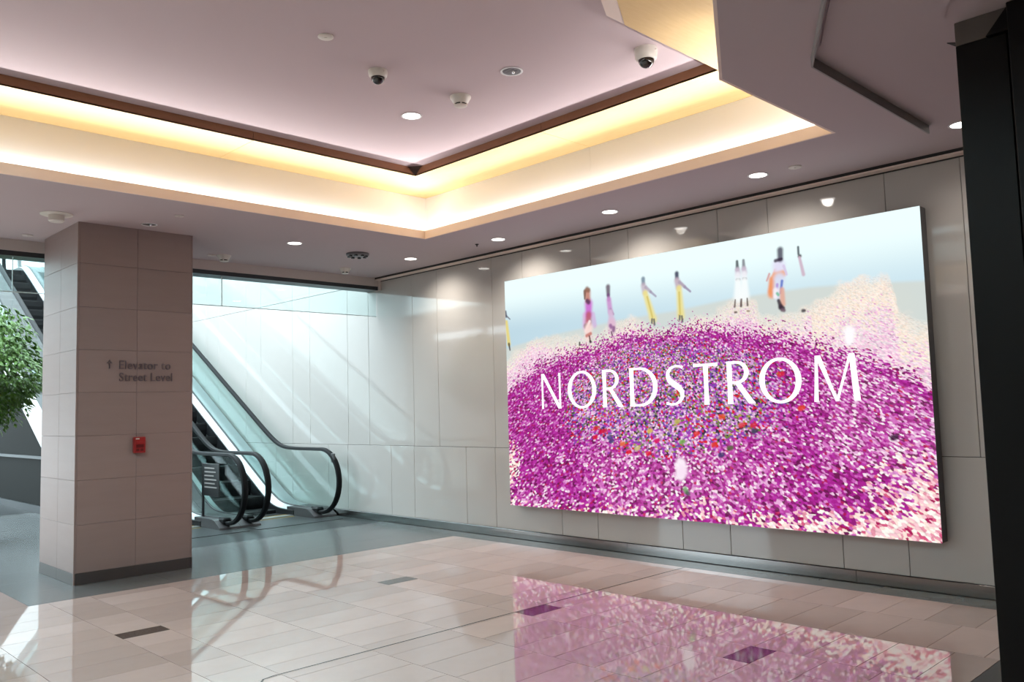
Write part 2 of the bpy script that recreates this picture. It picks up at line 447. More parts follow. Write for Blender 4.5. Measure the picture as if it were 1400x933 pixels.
for k in range(5):
    j = (k + 1) % 5; ts = splits[k]
    for ti, (t0, t1) in enumerate(zip(ts, ts[1:])):
        e0 = 0 if ti == 0 else 0.0012; e1 = 0 if ti == len(ts) - 2 else 0.0012
        Ln = (Vector(P[k]) - Vector(P[j])).length
        def q(pl, t, e): return along(pl[k], pl[j], t + e / Ln)
        # white wall board (below the shelf)
        A, B = q(cove_wall_in, t0, e0), q(cove_wall_in, t1, -e1); C_, D = q(cove_wall_out, t1, -e1), q(cove_wall_out, t0, e0)
        MB().prism([A, B, C_, D], 3.397, 3.848).build('cove_board', MT['white'], ceiling)
        # joints in the timber follow the wall joints square to the edge
        def sq(pl, t, e, end):
            if end: return along(pl[k], pl[j], t)
            base = Vector(P[k]).lerp(Vector(P[j]), t); dr = (Vector(P[j]) - Vector(P[k])).normalized(); nr = Vector((-dr.y, dr.x))
            dist = IN if pl is shelf_in else -0.09
            qq = base + nr * dist + dr * e; return (qq.x, qq.y)
        f0, f1 = ti == 0, ti == len(ts) - 2
        A, B = sq(shelf_in, t0, .002, f0), sq(shelf_in, t1, -.002, f1); C_, D = sq(shelf_out, t1, -.002, f1), sq(shelf_out, t0, .002, f0)
        MB().prism([A, B, C_, D], 3.849, 3.862).build('wood_panel', MT['wood_x'] if k in (1, 4) else MT['wood'], shelf)
        # front edge: same wood as the shelf, its shade painted in as brown
        l_in, l_out = offset(P, IN), offset(P, IN - 0.018)
        base0, base1 = A, B
        dr = (Vector(P[j]) - Vector(P[k])).normalized(); nr = Vector((-dr.y, dr.x)) * -0.018
        MB().prism([A, B, (B[0] + nr.x, B[1] + nr.y), (A[0] + nr.x, A[1] + nr.y)], 3.8495, CZ + 0.001).build('wood_edge', MT['walnut'], shelf)
# dark mitre piece in the far inner corner
cx, cyy = shelf_in[0]
MB().add([(cx, cyy, 3.85), (cx - 0.10, cyy, CZ), (cx, cyy - 0.10, CZ), (cx, cyy, CZ)], [(0, 1, 2), (0, 1, 3), (0, 2, 3), (1, 2, 3)]).build('corner_block', MT['walnut_dark'], shelf)
# wide lip under the slanted run of the timber edge
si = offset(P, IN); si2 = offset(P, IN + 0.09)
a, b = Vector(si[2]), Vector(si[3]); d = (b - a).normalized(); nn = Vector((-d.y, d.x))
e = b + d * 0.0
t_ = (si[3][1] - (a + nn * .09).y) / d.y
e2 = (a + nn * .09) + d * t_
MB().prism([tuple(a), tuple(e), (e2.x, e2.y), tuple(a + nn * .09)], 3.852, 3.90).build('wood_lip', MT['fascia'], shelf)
# upper ceiling
cin = offset(P, IN - 0.03)
ct = MB(); hole = [(SKX0, SKY0), (SKX0, SKY1), (SKX1, SKY1), (SKX1, SKY0)]
allc = cin + hole
for t in tessellate_polygon([[Vector((x, y, 0)) for x, y in cin], [Vector((x, y, 0)) for x, y in hole]]):
    for z in (CZ, CZ + .03): ct.add([(*allc[i], z) for i in t], [(0, 1, 2)])
sk = struct(ring(MB(), [(SKX0, SKY0), (SKX1, SKY0), (SKX1, SKY1), (SKX0, SKY1)], [(SKX0 - .06, SKY0 - .06), (SKX1 + .06, SKY0 - .06), (SKX1 + .06, SKY1 + .06), (SKX0 - .06, SKY1 + .06)], CZ - .001, 4.45).build('window_1', MT['white']))
for k in range(4):
    a, b = SKY0 + (SKY1 - SKY0) * k / 4, SKY0 + (SKY1 - SKY0) * (k + 1) / 4
    MB().box(SKX0, SKX1, a + .03, b - .03, 4.40, 4.412).build('skylight_pane', MT['glass_cur'], sk)
    if k: MB().box(SKX0, SKX1, a - .03, a + .03, 4.36, 4.44).build('mullion', MT['white'], sk)
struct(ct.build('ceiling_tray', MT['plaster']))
# hidden light strips lying in the trough
COVE_W = 3.7
cove_c = offset(P, -0.052)
for k in range(5):
    j = (k + 1) % 5; A, B = Vector(cove_c[k]), Vector(cove_c[j]); d = (B - A).normalized(); A = A + d * 0.06; B = B - d * 0.06
    nrm = Vector((-d.y, d.x)) * 0.016
    poly = [tuple(A + nrm), tuple(B + nrm), tuple(B - nrm), tuple(A - nrm)]
    nm = ['far', 'left', 'slanted near', 'short near', 'display'][k]
    t = thing('cove_light', ((A.x + B.x) / 2, (A.y + B.y) / 2, 3.396), 'hidden warm strip light in the ceiling cove on its %s side' % nm, 'light', 'cove lights')
    MB().prism(poly, 3.396, 3.438).build('light_base', MT['ring_white'], t)
    mb = MB(); mb.add([(*p, 3.4395) for p in poly], [(0, 1, 2, 3)]); mb.build('diffuser', MT['cove_dim'] if k == 2 else MT['cove'], t)
    ld = bpy.data.lights.new('cove_beam', 'AREA'); ld.shape = 'RECTANGLE'; ld.size = (B - A).length; ld.size_y = 0.02
    ld.energy = COVE_W * (B - A).length * (1, 1, .12, .55, 1)[k]; ld.color = (1.0, 0.95, 0.94); ld.spread = math.radians(80)
    lo_ = bpy.data.objects.new('cove_beam', ld); COL.objects.link(lo_); lo_.parent = t
    inw = Vector((-d.y, d.x, 0)); ax = (inw * math.cos(math.radians(33)) + Vector((0, 0, 1)) * math.sin(math.radians(33))).normalized()
    zax = -ax; xax = Vector((d.x, d.y, 0)); yax = zax.cross(xax)
    R3 = Matrix((xax, yax, zax)).transposed().to_4x4(); R3.translation = Vector((0, 0, 3.455 - 3.396)); lo_.matrix_local = R3

# header in front of the atrium
struct(MB().box(-7, WX, HY, HY + 0.3, 3.255, 4.4).build('trim_4', MT['header']))
struct(MB().box(-7, WX, HY + 0.02, HY + 0.28, 3.205, 3.255).build('trim_5', MT['frame']))
struct(MB().box(WX - 0.035, WX, HY - 0.012, HY + 0.3, 3.2, 3.335).build('trim_6', MT['header']))
cur = thing('glass_smoke_curtain', (4.6, HY + 0.1, 3.205), 'clear glass smoke curtain hanging under the header before the escalators', 'glass screen')
for a, b in ((-6.9, -2.3), (-2.3, 0.02), (0.02, 2.35), (2.35, 4.61), (4.61, 6.885)):
    p_ = MB().box(a + .003, b - .003, HY + 0.095, HY + 0.107, 2.846, 3.206).build('pane', MT['glass_cur'], cur)
    MB().box(a + .003, b - .003, HY + 0.094, HY + 0.108, 2.838, 2.846).build('pane_edge', MT['glass_edge'], p_)
for x in (2.35, 4.61):
    MB().box(x - .003, x + .003, HY + 0.094, HY + 0.108, 2.84, 3.206).build('pane_joint', MT['glass_edge'] if x < 3 else MT['header'], cur)

# near soffit: hanging strip with a bend, access panel, dark slot
st = thing('ceiling_strip', (4.32, 1.985, SZ - 0.05), 'thin grey strip hanging from the soffit, bent beside the cove', 'ceiling strip')
def strip_poly(p0, p1, p2, w_):
    p0, p1, p2 = Vector(p0), Vector(p1), Vector(p2)
    d1, d2 = (p1 - p0).normalized(), (p2 - p1).normalized()
    n1, n2 = Vector((-d1.y, d1.x)), Vector((-d2.y, d2.x)); m_ = (n1 + n2).normalized(); m_ = m_ / m_.dot(n1)
    return [tuple(p0), tuple(p1), tuple(p2), tuple(p2 + n2 * w_), tuple(p1 + m_ * w_), tuple(p0 + n1 * w_)]
MB().prism(strip_poly((6.06, 1.985), (4.32, 1.985), (2.6, 0.992), -0.010), SZ - 0.058, SZ + .002).build('strip_board', MT['strip'], st)
ap = MB().prism([(4.20, 1.885), (4.37, 1.33), (4.19, 1.245), (3.3, 0.73), (3.05, 1.22)], SZ - 0.011, SZ - 0.001)
tag(ap.build('access_panel', MT['soffit']), 'flat access panel set in the soffit beside the grey ceiling strip', 'access panel')

# ================================================================== LED DISPLAY
SY0, SY1, SB, ST, SX = 6.98, 2.33, 0.398, 2.983, 6.78
SW, SH = SY0 - SY1, ST - SB
led = thing('led_display', (SX + 0.06, (SY0 + SY1) / 2, SB), 'huge wall-mounted LED display showing a magenta flower field, walking figures and white lettering', 'display')
MB().bbox(SX + 0.002, WX - 0.002, SY1, SY0, SB, ST, 0.003).build('cabinet', MT['cab'], led)
NX, NY = 900, 500
def led_colors():
    rng = np.random.RandomState(3)
    u, v = np.meshgrid(np.linspace(0, 1, NX + 1), np.linspace(0, 1, NY + 1))
    x = u * 1.8
    s2l = lambda c: np.where(c <= 0.04045, c / 12.92, ((c + 0.055) / 1.055) ** 2.4)
    def lin(lst): return s2l(np.array(lst, float) / 255)
    sst = lambda a, b, t: (lambda q: q * q * (3 - 2 * q))(np.clip((t - a) / (b - a), 0, 1))
    def vnoise(px, py, seed):
        r = np.random.RandomState(seed).rand(64, 64)
        ix, iy = np.floor(px).astype(int), np.floor(py).astype(int); fx, fy = px - ix, py - iy
        fx, fy = fx * fx * (3 - 2 * fx), fy * fy * (3 - 2 * fy)
        g_ = lambda a, b: r[a % 64, b % 64]
        return (g_(ix, iy) * (1 - fx) + g_(ix + 1, iy) * fx) * (1 - fy) + (g_(ix, iy + 1) * (1 - fx) + g_(ix + 1, iy + 1) * fx) * fy
    def fbm(px, py, seed): return sum(vnoise(px * 2 ** k, py * 2 ** k, seed + k) / 2 ** k for k in range(4)) / 1.875
    # cell noise with flowers growing towards the viewer
    size = 0.0028 + 0.0066 * (1 - v) ** 1.25
    vs = np.linspace(0, 1, NY + 1); sz = 0.0028 + 0.0066 * (1 - vs) ** 1.25
    Vc = np.cumsum(1 / sz) * (vs[1] - vs[0])
    qy = np.repeat(Vc[:, None], NX + 1, 1); qx = (x - 0.9) / size * 0.8 + 300
    wob = fbm(x * 14, v * 14, 90); qx = qx + wob * 1.5
    R = rng.rand(1024, 1024, 5)
    ix, iy = np.floor(qx).astype(int), np.floor(qy).astype(int)
    best = np.full(qx.shape, 9.0); bid = np.zeros(qx.shape + (5,))
    for dx in (-1, 0, 1):
        for dy in (-1, 0, 1):
            cx_, cy_ = (ix + dx) % 1024, (iy + dy) % 1024
            r = R[cx_, cy_]
            d2 = (ix + dx + r[..., 0] - qx) ** 2 + (iy + dy + r[..., 1] - qy) ** 2
            m_ = d2 < best; best = np.where(m_, d2, best); bid[m_] = r[m_]
    val, val2, val3 = bid[..., 2], bid[..., 3], bid[..., 4]
    d = np.sqrt(best)
    def palette(cols, wts, t):
        c = lin(cols); cw = np.cumsum(wts) / np.sum(wts); return c[np.clip(np.searchsorted(cw, t), 0, len(cols) - 1)]
    mag = palette([(92, 4, 62), (140, 14, 112), (168, 24, 142), (184, 48, 164), (206, 96, 188), (226, 150, 212), (244, 206, 234), (255, 244, 250), (176, 16, 76)],
                  [.09, .18, .22, .18, .14, .09, .05, .015, .035], val)
    magl = palette([(100, 6, 70), (158, 20, 126), (186, 52, 158), (212, 110, 192), (234, 176, 220), (250, 226, 240), (255, 250, 252), (196, 30, 80)],
                   [.09, .16, .20, .19, .16, .12, .05, .03], val)
    pal = palette([(252, 226, 236), (246, 198, 224), (255, 242, 244), (226, 156, 206), (255, 236, 226), (200, 112, 184)], [.25, .27, .18, .16, .08, .06], val)
    cream = palette([(255, 240, 222), (250, 228, 206), (255, 246, 236), (244, 218, 216), (240, 214, 190)], [.3, .2, .25, .15, .1], val)
    mul = palette([(214, 160, 214), (150, 66, 178), (116, 128, 70), (64, 54, 74), (214, 40, 62), (240, 206, 230), (172, 146, 168), (188, 60, 178), (176, 158, 74), (110, 84, 164)],
                  [.19, .14, .08, .09, .10, .11, .11, .11, .03, .06], val)
    pbr = palette([(255, 248, 240), (252, 226, 216), (248, 200, 208), (230, 150, 170), (214, 90, 130), (170, 30, 90)], [.28, .27, .2, .12, .08, .05], val)
    soft = lambda p_, k_: p_ * (1 - k_) + p_.reshape(-1, 3).mean(0) * k_
    pal = soft(pal, .30); cream = soft(cream, .5); mul = soft(mul, .0); mag = soft(mag, .14); magl = soft(magl, .14)
    I = lambda pts: np.interp(u, [p[0] for p in pts], [p[1] for p in pts])
    n1 = fbm(x * 7, v * 7, 11); n2 = fbm(x * 26, v * 26, 31); n3 = fbm(x * 3.2, v * 3.2, 51)
    hor = I([(0, .70), (.15, .735), (.37, .768), (.5, .775), (.64, .795), (.8, .80), (.9, .79), (1, .775)])
    crm = I([(0, .655), (.06, .69), (.09, .725), (.2, .735), (.3, .715), (.35, .765), (.39, .765), (.44, .725), (.5, .722), (.6, .75), (.64, .785), (.69, .765), (.7, .73), (.75, .715), (.8, .735), (.86, .785), (.93, .81), (.945, .78), (.955, .69), (.985, .66), (1, .66)])
    hill = I([(0, .48), (.02, .515), (.08, .565), (.167, .625), (.32, .675), (.45, .69), (.57, .682), (.71, .64), (.8, .60), (.91, .53), (1, .435)])
    # sky
    t = np.clip((v - 0.76) / 0.24, 0, 1)[..., None]
    left = np.clip(1 - u * 1.5, 0, 1)[..., None]
    c_lo = lin((204, 228, 238)) * (1 - left) + lin((190, 216, 228)) * left
    sky = c_lo * (1 - sst(0, .8, t)) + lin((238, 255, 255)) * sst(0, .8, t)
    img = sky
    sand = lin((206, 216, 214)) * (1 - n1[..., None] * .3) + lin((226, 222, 204)) * n1[..., None] * .3
    k = sst(0.006, -0.012, v - hor)[..., None]; img = img * (1 - k) + sand * k
    edge = crm + (n2 - .5) * .05 + (n1 - .5) * .03
    k = (sst(0.012, -0.012, v - edge) * (.45 + .55 * sst(0, .07, edge - v + (n1 - .5) * .08)))[..., None]
    mixp = sst(0.01 + .04 * (u > .8), 0.09 + .11 * (u > .8), edge - v + (n1 - .5) * .08)
    pp = np.where((val2 < mixp)[..., None], pal, cream)
    img = img * (1 - k * (0.55 + .45 * (val3 > .25)[..., None])) + pp * k * (0.55 + .45 * (val3 > .25)[..., None])
    he = hill + (n1 - .5) * .05
    pm = sst(0.085, -0.03, v - he) ** 1.5
    img = np.where((val2 < pm)[..., None], mag, img)
    light = sst(.42, .66, n3 + (n1 - .5) * .4)
    low = (v < he - .03) & (val2 < light * .8)
    img = np.where(low[..., None], magl, img)
    el = 1 - np.sqrt(((u - .475) / .325) ** 2 + ((v - .445) / .235) ** 2)
    pmul = sst(-0.02, 0.30, el + (n1 - .5) * .5)
    img = np.where(((val3 < pmul) & (v < he))[..., None], mul, img)
    kb = np.clip(sst(.20, .0, np.hypot((u - 1.0) / .9, (v - .10) / 1.1)) + sst(.09, .015, v - .05 * (u - .6) + (n1 - .5) * .10) * np.where(u > .66, .75, .35)
                 + sst(.07, .0, np.hypot((u + .005) * 1.1, (v - .17) * .45)), 0, 1)
    img = np.where((val2 < kb)[..., None], pbr, img)
    below = (v < crm)[..., None]
    img = np.where(below, img * (1.06 - 0.30 * d[..., None] ** 2 - 0.10 * (n2[..., None] - .5)), img)
    # painting figures: soft capsules in (u*1.8, v)
    def cap(p0, p1, r0, r1, col, a=.9, soft=.62):
        nonlocal img
        ax, ay, bx, by = p0[0] * 1.8, p0[1], p1[0] * 1.8, p1[1]
        L2 = (bx - ax) ** 2 + (by - ay) ** 2 + 1e-9
        h = np.clip(((x - ax) * (bx - ax) + (v - ay) * (by - ay)) / L2, 0, 1)
        dd = np.hypot(x - ax - h * (bx - ax), v - ay - h * (by - ay)); rr = r0 + (r1 - r0) * h
        k = (sst(1 + soft, 1 - soft, dd / rr) * a)[..., None]
        img = img * (1 - k) + lin(col) * k
    # 0: cut by the left border, yellow skirt
    cap((.003, .815), (.010, .715), .009, .011, (232, 212, 118)); cap((.010, .715), (.013, .688), .006, .004, (60, 55, 60))
    cap((.002, .845), (.016, .826), .004, .003, (120, 120, 130)); cap((.001, .862), (.003, .84), .006, .006, (90, 95, 110))
    # 1: pink gown
    cap((.262, .80), (.262, .755), .014, .016, (226, 160, 214), .7); cap((.285, .80), (.288, .755), .010, .012, (214, 160, 214), .6)
    cap((.273, .845), (.272, .80), .020, .016, (206, 96, 206)); cap((.272, .80), (.270, .765), .014, .017, (188, 96, 110))
    cap((.262, .755), (.266, .755), .010, .008, (84, 56, 78)); cap((.274, .772), (.262, .735), .006, .006, (252, 236, 236))
    cap((.270, .745), (.268, .712), .021, .017, (250, 218, 212)); cap((.264, .715), (.276, .722), .007, .007, (196, 120, 110))
    cap((.272, .712), (.274, .69), .004, .004, (96, 60, 62)); cap((.274, .69), (.276, .688), .006, .005, (60, 52, 58))
    cap((.270, .89), (.271, .862), .017, .014, (196, 124, 104)); cap((.263, .90), (.262, .868), .007, .004, (126, 92, 78)); cap((.270, .905), (.274, .902), .012, .010, (142, 100, 82)); cap((.269, .858), (.273, .852), .009, .010, (92, 58, 96))
    cap((.242, .69), (.242, .68), .004, .005, (60, 54, 50))
    # 2: mauve side figure
    cap((.331, .902), (.331, .87), .011, .009, (106, 86, 104)); cap((.331, .87), (.332, .85), .007, .007, (120, 84, 130))
    cap((.332, .85), (.335, .80), .012, .012, (204, 146, 204)); cap((.336, .81), (.343, .79), .006, .005, (150, 120, 160)); cap((.336, .80), (.338, .755), .012, .017, (214, 186, 214))
    cap((.338, .755), (.338, .728), .018, .018, (224, 186, 208)); cap((.334, .745), (.336, .74), .008, .008, (150, 100, 150)); cap((.343, .735), (.342, .725), .008, .008, (140, 96, 140)); cap((.336, .72), (.338, .705), .003, .003, (90, 70, 80))
    # 3, 4: yellow trousers
    for ox, lean, al in ((.428, .016, .8), (.514, .0, .95)):
        cap((ox, .912), (ox, .894), .009, .008, (92, 112, 138) if ox < .5 else (66, 70, 96), al); cap((ox, .885), (ox + .003, .86), .012, .012, (196, 176, 190), al)
        cap((ox + .006, .878), (ox + .018, .858), .007, .006, (176, 160, 178), al); cap((ox + .018, .858), (ox + .031, .838), .005, .004, (160, 150, 176), al)
        cap((ox + .004, .855), (ox + .006 + lean, .752), .012, .016, (236, 222, 140)); cap((ox + .004 + lean * .3, .84), (ox + .004 + lean, .76), .004, .004, (206, 186, 96), .7)
        cap((ox + .003 + lean, .752), (ox + .002 + lean, .738), .004, .004, (90, 92, 104)); cap((ox + .008 + lean, .75), (ox + .009 + lean, .73), .004, .004, (92, 92, 100))
    # 5, 6: pair in white
    for ox, dk in ((.655, (70, 78, 82)), (.669, (128, 130, 138))):
        cap((ox, .921), (ox, .892), .005, .007, dk); cap((ox, .89), (ox + .001, .878), .010, .010, (206, 190, 208))
        cap((ox, .872), (ox, .86), .011, .011, (240, 240, 246)); cap((ox - .002, .856), (ox + .003, .855), .005, .005, (120, 130, 140))
        cap((ox, .85), (ox - .001, .795), .011, .018, (248, 252, 252)); cap((ox - .008, .786), (ox - .010, .762), .0025, .004, (110, 92, 88)); cap((ox + .004, .786), (ox + .004, .762), .0025, .004, (96, 84, 80))
    cap((.645, .742), (.648, .742), .004, .004, (110, 90, 84)); cap((.672, .742), (.676, .741), .003, .003, (150, 130, 110))
    # 7: tall figure in white, orange and blue
    cap((.735, .87), (.724, .80), .006, .012, (236, 160, 118)); cap((.727, .84), (.725, .79), .012, .014, (238, 150, 96)); cap((.722, .86), (.716, .838), .004, .003, (214, 160, 160))
    cap((.742, .885), (.742, .85), .022, .018, (226, 220, 244)); cap((.734, .852), (.750, .855), .011, .011, (240, 160, 104)); cap((.742, .84), (.737, .785), .020, .016, (214, 220, 240))
    cap((.747, .83), (.743, .79), .005, .004, (96, 120, 200)); cap((.737, .82), (.735, .79), .005, .004, (180, 150, 214)); cap((.752, .88), (.757, .85), .005, .004, (214, 200, 230))
    cap((.746, .80), (.746, .752), .009, .010, (226, 170, 150)); cap((.734, .80), (.732, .78), .010, .007, (246, 240, 246)); cap((.736, .79), (.738, .785), .005, .005, (120, 190, 160))
    cap((.738, .765), (.742, .742), .006, .008, (50, 36, 52)); cap((.742, .742), (.747, .738), .009, .006, (60, 44, 60)); cap((.744, .732), (.748, .73), .006, .006, (110, 84, 100))
    cap((.7465, .936), (.7460, .905), .011, .010, (72, 68, 88)); cap((.736, .902), (.748, .905), .006, .005, (64, 52, 70))
    # 8: half-hidden figure
    cap((.7825, .936), (.7825, .913), .004, .004, (70, 80, 88)); cap((.784, .905), (.785, .905), .006, .006, (52, 48, 56)); cap((.784, .90), (.790, .842), .005, .006, (206, 178, 196)); cap((.785, .722), (.788, .722), .006, .005, (60, 56, 62))
    # drifting white petals
    cap((.504, .205), (.502, .165), .022, .020, (252, 240, 250), .95, .45); cap((.508, .182), (.506, .176), .020, .020, (248, 226, 244), .9); cap((.869, .64), (.868, .61), .019, .014, (255, 252, 255), .95)
    cap((.512, .113), (.514, .107), .010, .010, (120, 170, 110), .9); cap((.516, .10), (.52, .098), .008, .007, (70, 90, 80), .8)
    for (uu, vv, cc) in [(.372, .243, (224, 24, 36)), (.424, .240, (222, 20, 40)), (.279, .300, (216, 30, 40)), (.297, .322, (210, 20, 60)), (.281, .335, (214, 40, 60)), (.307, .325, (196, 20, 70)), (.355, .275, (230, 110, 50)), (.545, .315, (226, 50, 40)), (.585, .276, (226, 60, 30)), (.447, .288, (216, 30, 96)), (.605, .375, (224, 84, 40)), (.648, .345, (214, 40, 50)), (.673, .345, (206, 40, 60)), (.752, .435, (222, 60, 50)), (.772, .40, (224, 70, 40)), (.43, .325, (214, 190, 90)), (.395, .258, (206, 190, 130)), (.50, .36, (190, 180, 90)), (.735, .515, (210, 40, 60)), (.32, .30, (70, 70, 130)), (.325, .285, (60, 60, 120)), (.60, .24, (70, 60, 110)), (.675, .325, (60, 70, 80)), (.51, .285, (120, 170, 80)), (.62, .265, (90, 100, 60)), (.935, .305, (40, 10, 40))]:
        cap((uu - .003, vv), (uu + .003, vv + .003), .009, .008, cc, .9, .45)
    return np.clip(img, 0, 1)
colr = led_colors()
def led_mesh():
    yy, zz = np.meshgrid(np.linspace(SY0, SY1, NX + 1), np.linspace(SB, ST, NY + 1))
    org = led.location
    co = np.stack([np.full(yy.shape, SX) - org.x, yy - org.y, zz - org.z], -1).reshape(-1, 3).astype(np.float32)
    idx = np.arange((NX + 1) * (NY + 1)).reshape(NY + 1, NX + 1)
    q = np.stack([idx[:-1, :-1], idx[1:, :-1], idx[1:, 1:], idx[:-1, 1:]], -1).reshape(-1, 4)[:, ::-1]
    me = bpy.data.meshes.new('screen'); nq = len(q)
    me.vertices.add(len(co)); me.vertices.foreach_set('co', co.ravel())
    me.loops.add(nq * 4); me.loops.foreach_set('vertex_index', np.ascontiguousarray(q).ravel().astype(np.int32))
    me.polygons.add(nq); me.polygons.foreach_set('loop_start', (np.arange(nq) * 4).astype(np.int32))
    me.update(calc_edges=True); me.validate()
    ca = me.color_attributes.new('picture', 'FLOAT_COLOR', 'POINT')
    a = np.ones((len(co), 4), np.float32); a[:, :3] = colr.reshape(-1, 3)
    ca.data.foreach_set('color', a.ravel())
    return me
LED_STR = 1.03
lm = bpy.data.materials.new('led_picture'); lm.use_nodes = True
nt = lm.node_tree; nt.nodes.remove(nt.nodes['Principled BSDF'])
at = nt.nodes.new('ShaderNodeAttribute'); at.attribute_name = 'picture'
em = nt.nodes.new('ShaderNodeEmission'); em.inputs[1].default_value = LED_STR
nt.links.new(at.outputs['Color'], em.inputs[0]); nt.links.new(em.outputs[0], nt.nodes['Material Output'].inputs[0])
lm.cycles.emission_sampling = 'NONE'
sme = led_mesh(); sme.materials.append(lm)
screen = bpy.data.objects.new('screen', sme); COL.objects.link(screen); screen.parent = led
MT['led_white'] = emis('led_white_letters', (1, 1, 1), 1.35)

# lettering: strokes with a flared, high-contrast cut; x right, y up, cap height 1
def ell(cx_, cy_, rx, ry, n=40, a0=0, a1=360): return [(cx_ + rx * math.cos(math.radians(a0 + (a1 - a0) * k / n)), cy_ + ry * math.sin(math.radians(a0 + (a1 - a0) * k / n))) for k in range(n + 1)]
def ringpoly(o_, i_): return [('strip', o_, i_)]
def ribbon(pts, ws):
    Lp, Rp = [], []
    for i, p in enumerate(pts):
        a = Vector(pts[max(i - 1, 0)]); b = Vector(pts[min(i + 1, len(pts) - 1)]); d = (b - a).normalized(); n = Vector((-d.y, d.x))
        Lp.append(tuple(Vector(p) + n * ws[i] / 2)); Rp.append(tuple(Vector(p) - n * ws[i] / 2))
    return [('strip', Lp, Rp)]
def stem(x0, w0, w1=None, y0=0, y1=1): 
    w1 = w1 or w0; m_ = min(w0, w1) * .86
    return ribbon([(x0, y0), (x0, y0 + .08), (x0, (y0 + y1) / 2), (x0, y1 - .08), (x0, y1)], [w0 * 1.12, w0, m_, w1, w1 * 1.12])
def letter(ch):
    if ch == 'N': return .74, stem(.045, .07) + [('poly', [(.0, 1.0), (.12, 1.0), (.74, .0), (.62, .0)])] + stem(.69, .07)
    if ch == 'O': return 1.0, ringpoly(ell(.5, .5, .5, .515), ell(.5, .5, .365, .45))
    if ch == 'R':
        return .66, stem(.07, .135) + [('strip', [(.07, 1.0)] + ell(.26, .735, .30, .265, 24, 90, -90) + [(.10, .47)], [(.07, .94)] + ell(.24, .735, .20, .205, 24, 90, -90) + [(.10, .53)]), ('poly', [(.19, .49), (.33, .50), (.70, .0), (.53, .0)])]
    if ch == 'D': return .86, stem(.07, .14) + [('strip', [(.07, 1.0)] + ell(.34, .5, .52, .5, 40, 90, -90) + [(.07, .0)], [(.07, .94)] + ell(.30, .5, .42, .44, 40, 90, -90) + [(.07, .06)])]
    if ch == 'S':
        c = [(.555, .925), (.45, .965), (.33, .975), (.20, .93), (.115, .83), (.105, .72), (.165, .615), (.30, .52), (.42, .44), (.505, .34), (.515, .22), (.445, .105), (.33, .04), (.20, .025), (.04, .065)]
        return .62, ribbon(c, [.07, .055, .055, .075, .105, .125, .14, .15, .15, .135, .115, .085, .06, .055, .075])
    if ch == 'T': return .68, [('strip', [(0, 1.0), (.34, .985), (.68, 1.0)], [(.0, .915), (.34, .93), (.68, .915)])] + stem(.345, .135, y1=.97)
    if ch == 'M': return 1.0, [('poly', [(.06, 1.0), (.125, 1.0), (.115, .5), (.10, .0), (.0, .0), (.035, .5)]), ('poly', [(.06, 1.0), (.185, 1.0), (.53, .0), (.47, .0)]), ('poly', [(.47, .0), (.53, .0), (.86, 1.0), (.80, 1.0)]), ('poly', [(.80, 1.0), (.92, 1.0), (1.0, .0), (.86, .0)])]
def uvp(u, v): return (SY0 - SW * u, SB + SH * v)
word = [('N', .1172, .1812), ('O', .2015, .2872), ('R', .3055, .3600), ('D', .3812, .4545), ('S', .4722, .5245), ('T', .5440, .6010), ('R', .6205, .6775), ('O', .6900, .7755), ('M', .7975, .8825)]
for ch, u0, u1 in word:
    wd, parts = letter(ch)
    mb = MB(); k_ = 0
    tr = lambda p: (lambda q: (SX - 0.004, q[0], q[1]))(uvp(u0 + (u1 - u0) * p[0] / wd, .4205 + .1500 * p[1]))
    tb = lambda p: (lambda q: (SX - 0.0005, q[0], q[1]))(uvp(u0 + (u1 - u0) * p[0] / wd, .4205 + .1500 * p[1]))
    for kind, *a in parts:
        if kind == 'poly':
            for tt in tessellate_polygon([[Vector((*p, 0)) for p in a[0]]]): mb.add([tr(a[0][i]) for i in tt], [(0, 1, 2)])
        else:
            A, B = a
            if len(A) != len(B): raise ValueError(ch)
            for i in range(len(A) - 1): mb.add([tr(A[i]), tr(A[i + 1]), tr(B[i + 1]), tr(B[i])], [(0, 1, 2, 3)])
    lo = mb.build('letter', MT['led_white'], screen)

# ================================================================== PILLAR
PX0, PX1, PY0, PY1 = 2.57, 3.67, 8.38, 9.42
pil = thing('pillar', ((PX0 + PX1) / 2, (PY0 + PY1) / 2, 0), 'square pillar clad in beige stone with a dark base, left of the escalators', 'pillar')
MB().box(PX0 + .016, PX1 - .016, PY0 + .016, PY1 - .016, 0, SZ).build('core', MT['joint'], pil)
rows = [0.105, 0.541, 0.946, 1.354, 1.759, 2.160, 2.563, 2.977, SZ]
jg = 0.0009
for za, zb in zip(rows, rows[1:]):
    for (a, b) in ((PX0 + 0.018, 3.117), (3.117, PX1 - 0.018)):
        for (ya, yb) in ((PY0, PY0 + .018), (PY1 - .018, PY1)):
            MB().bbox(a + jg, b - jg, ya, yb, za + jg, zb - jg, .0015).build('stone_tile', MT['stone'], pil)
    for (a, b) in ((PY0, 8.87), (8.87, PY1)):
        for (xa, xb) in ((PX0, PX0 + .018), (PX1 - .018, PX1)):
            MB().bbox(xa, xb, a + (jg if a != PY0 else 0), b - (jg if b != PY1 else 0), za + jg, zb - jg, .0015).build('stone_tile', MT['stone'], pil)
bx = MB()
for (a, b) in ((PX0 + .018, 3.117), (3.117, PX1 - .018)):
    MB().bbox(a, b - jg, PY0 - .002, PY0 + .017, 0.0, 0.104, .0015).build('base_tile', MT['stone_base'], pil)
for (a, b) in ((PY0 - .002, 8.87), (8.87, PY1)):
    for (xa, xb) in ((PX0 - .002, PX0 + .017), (PX1 - .017, PX1 + .002)):
        MB().bbox(xa, xb, a, b - jg, 0.0, 0.104, .0015).build('base_tile', MT['stone_base'], pil)
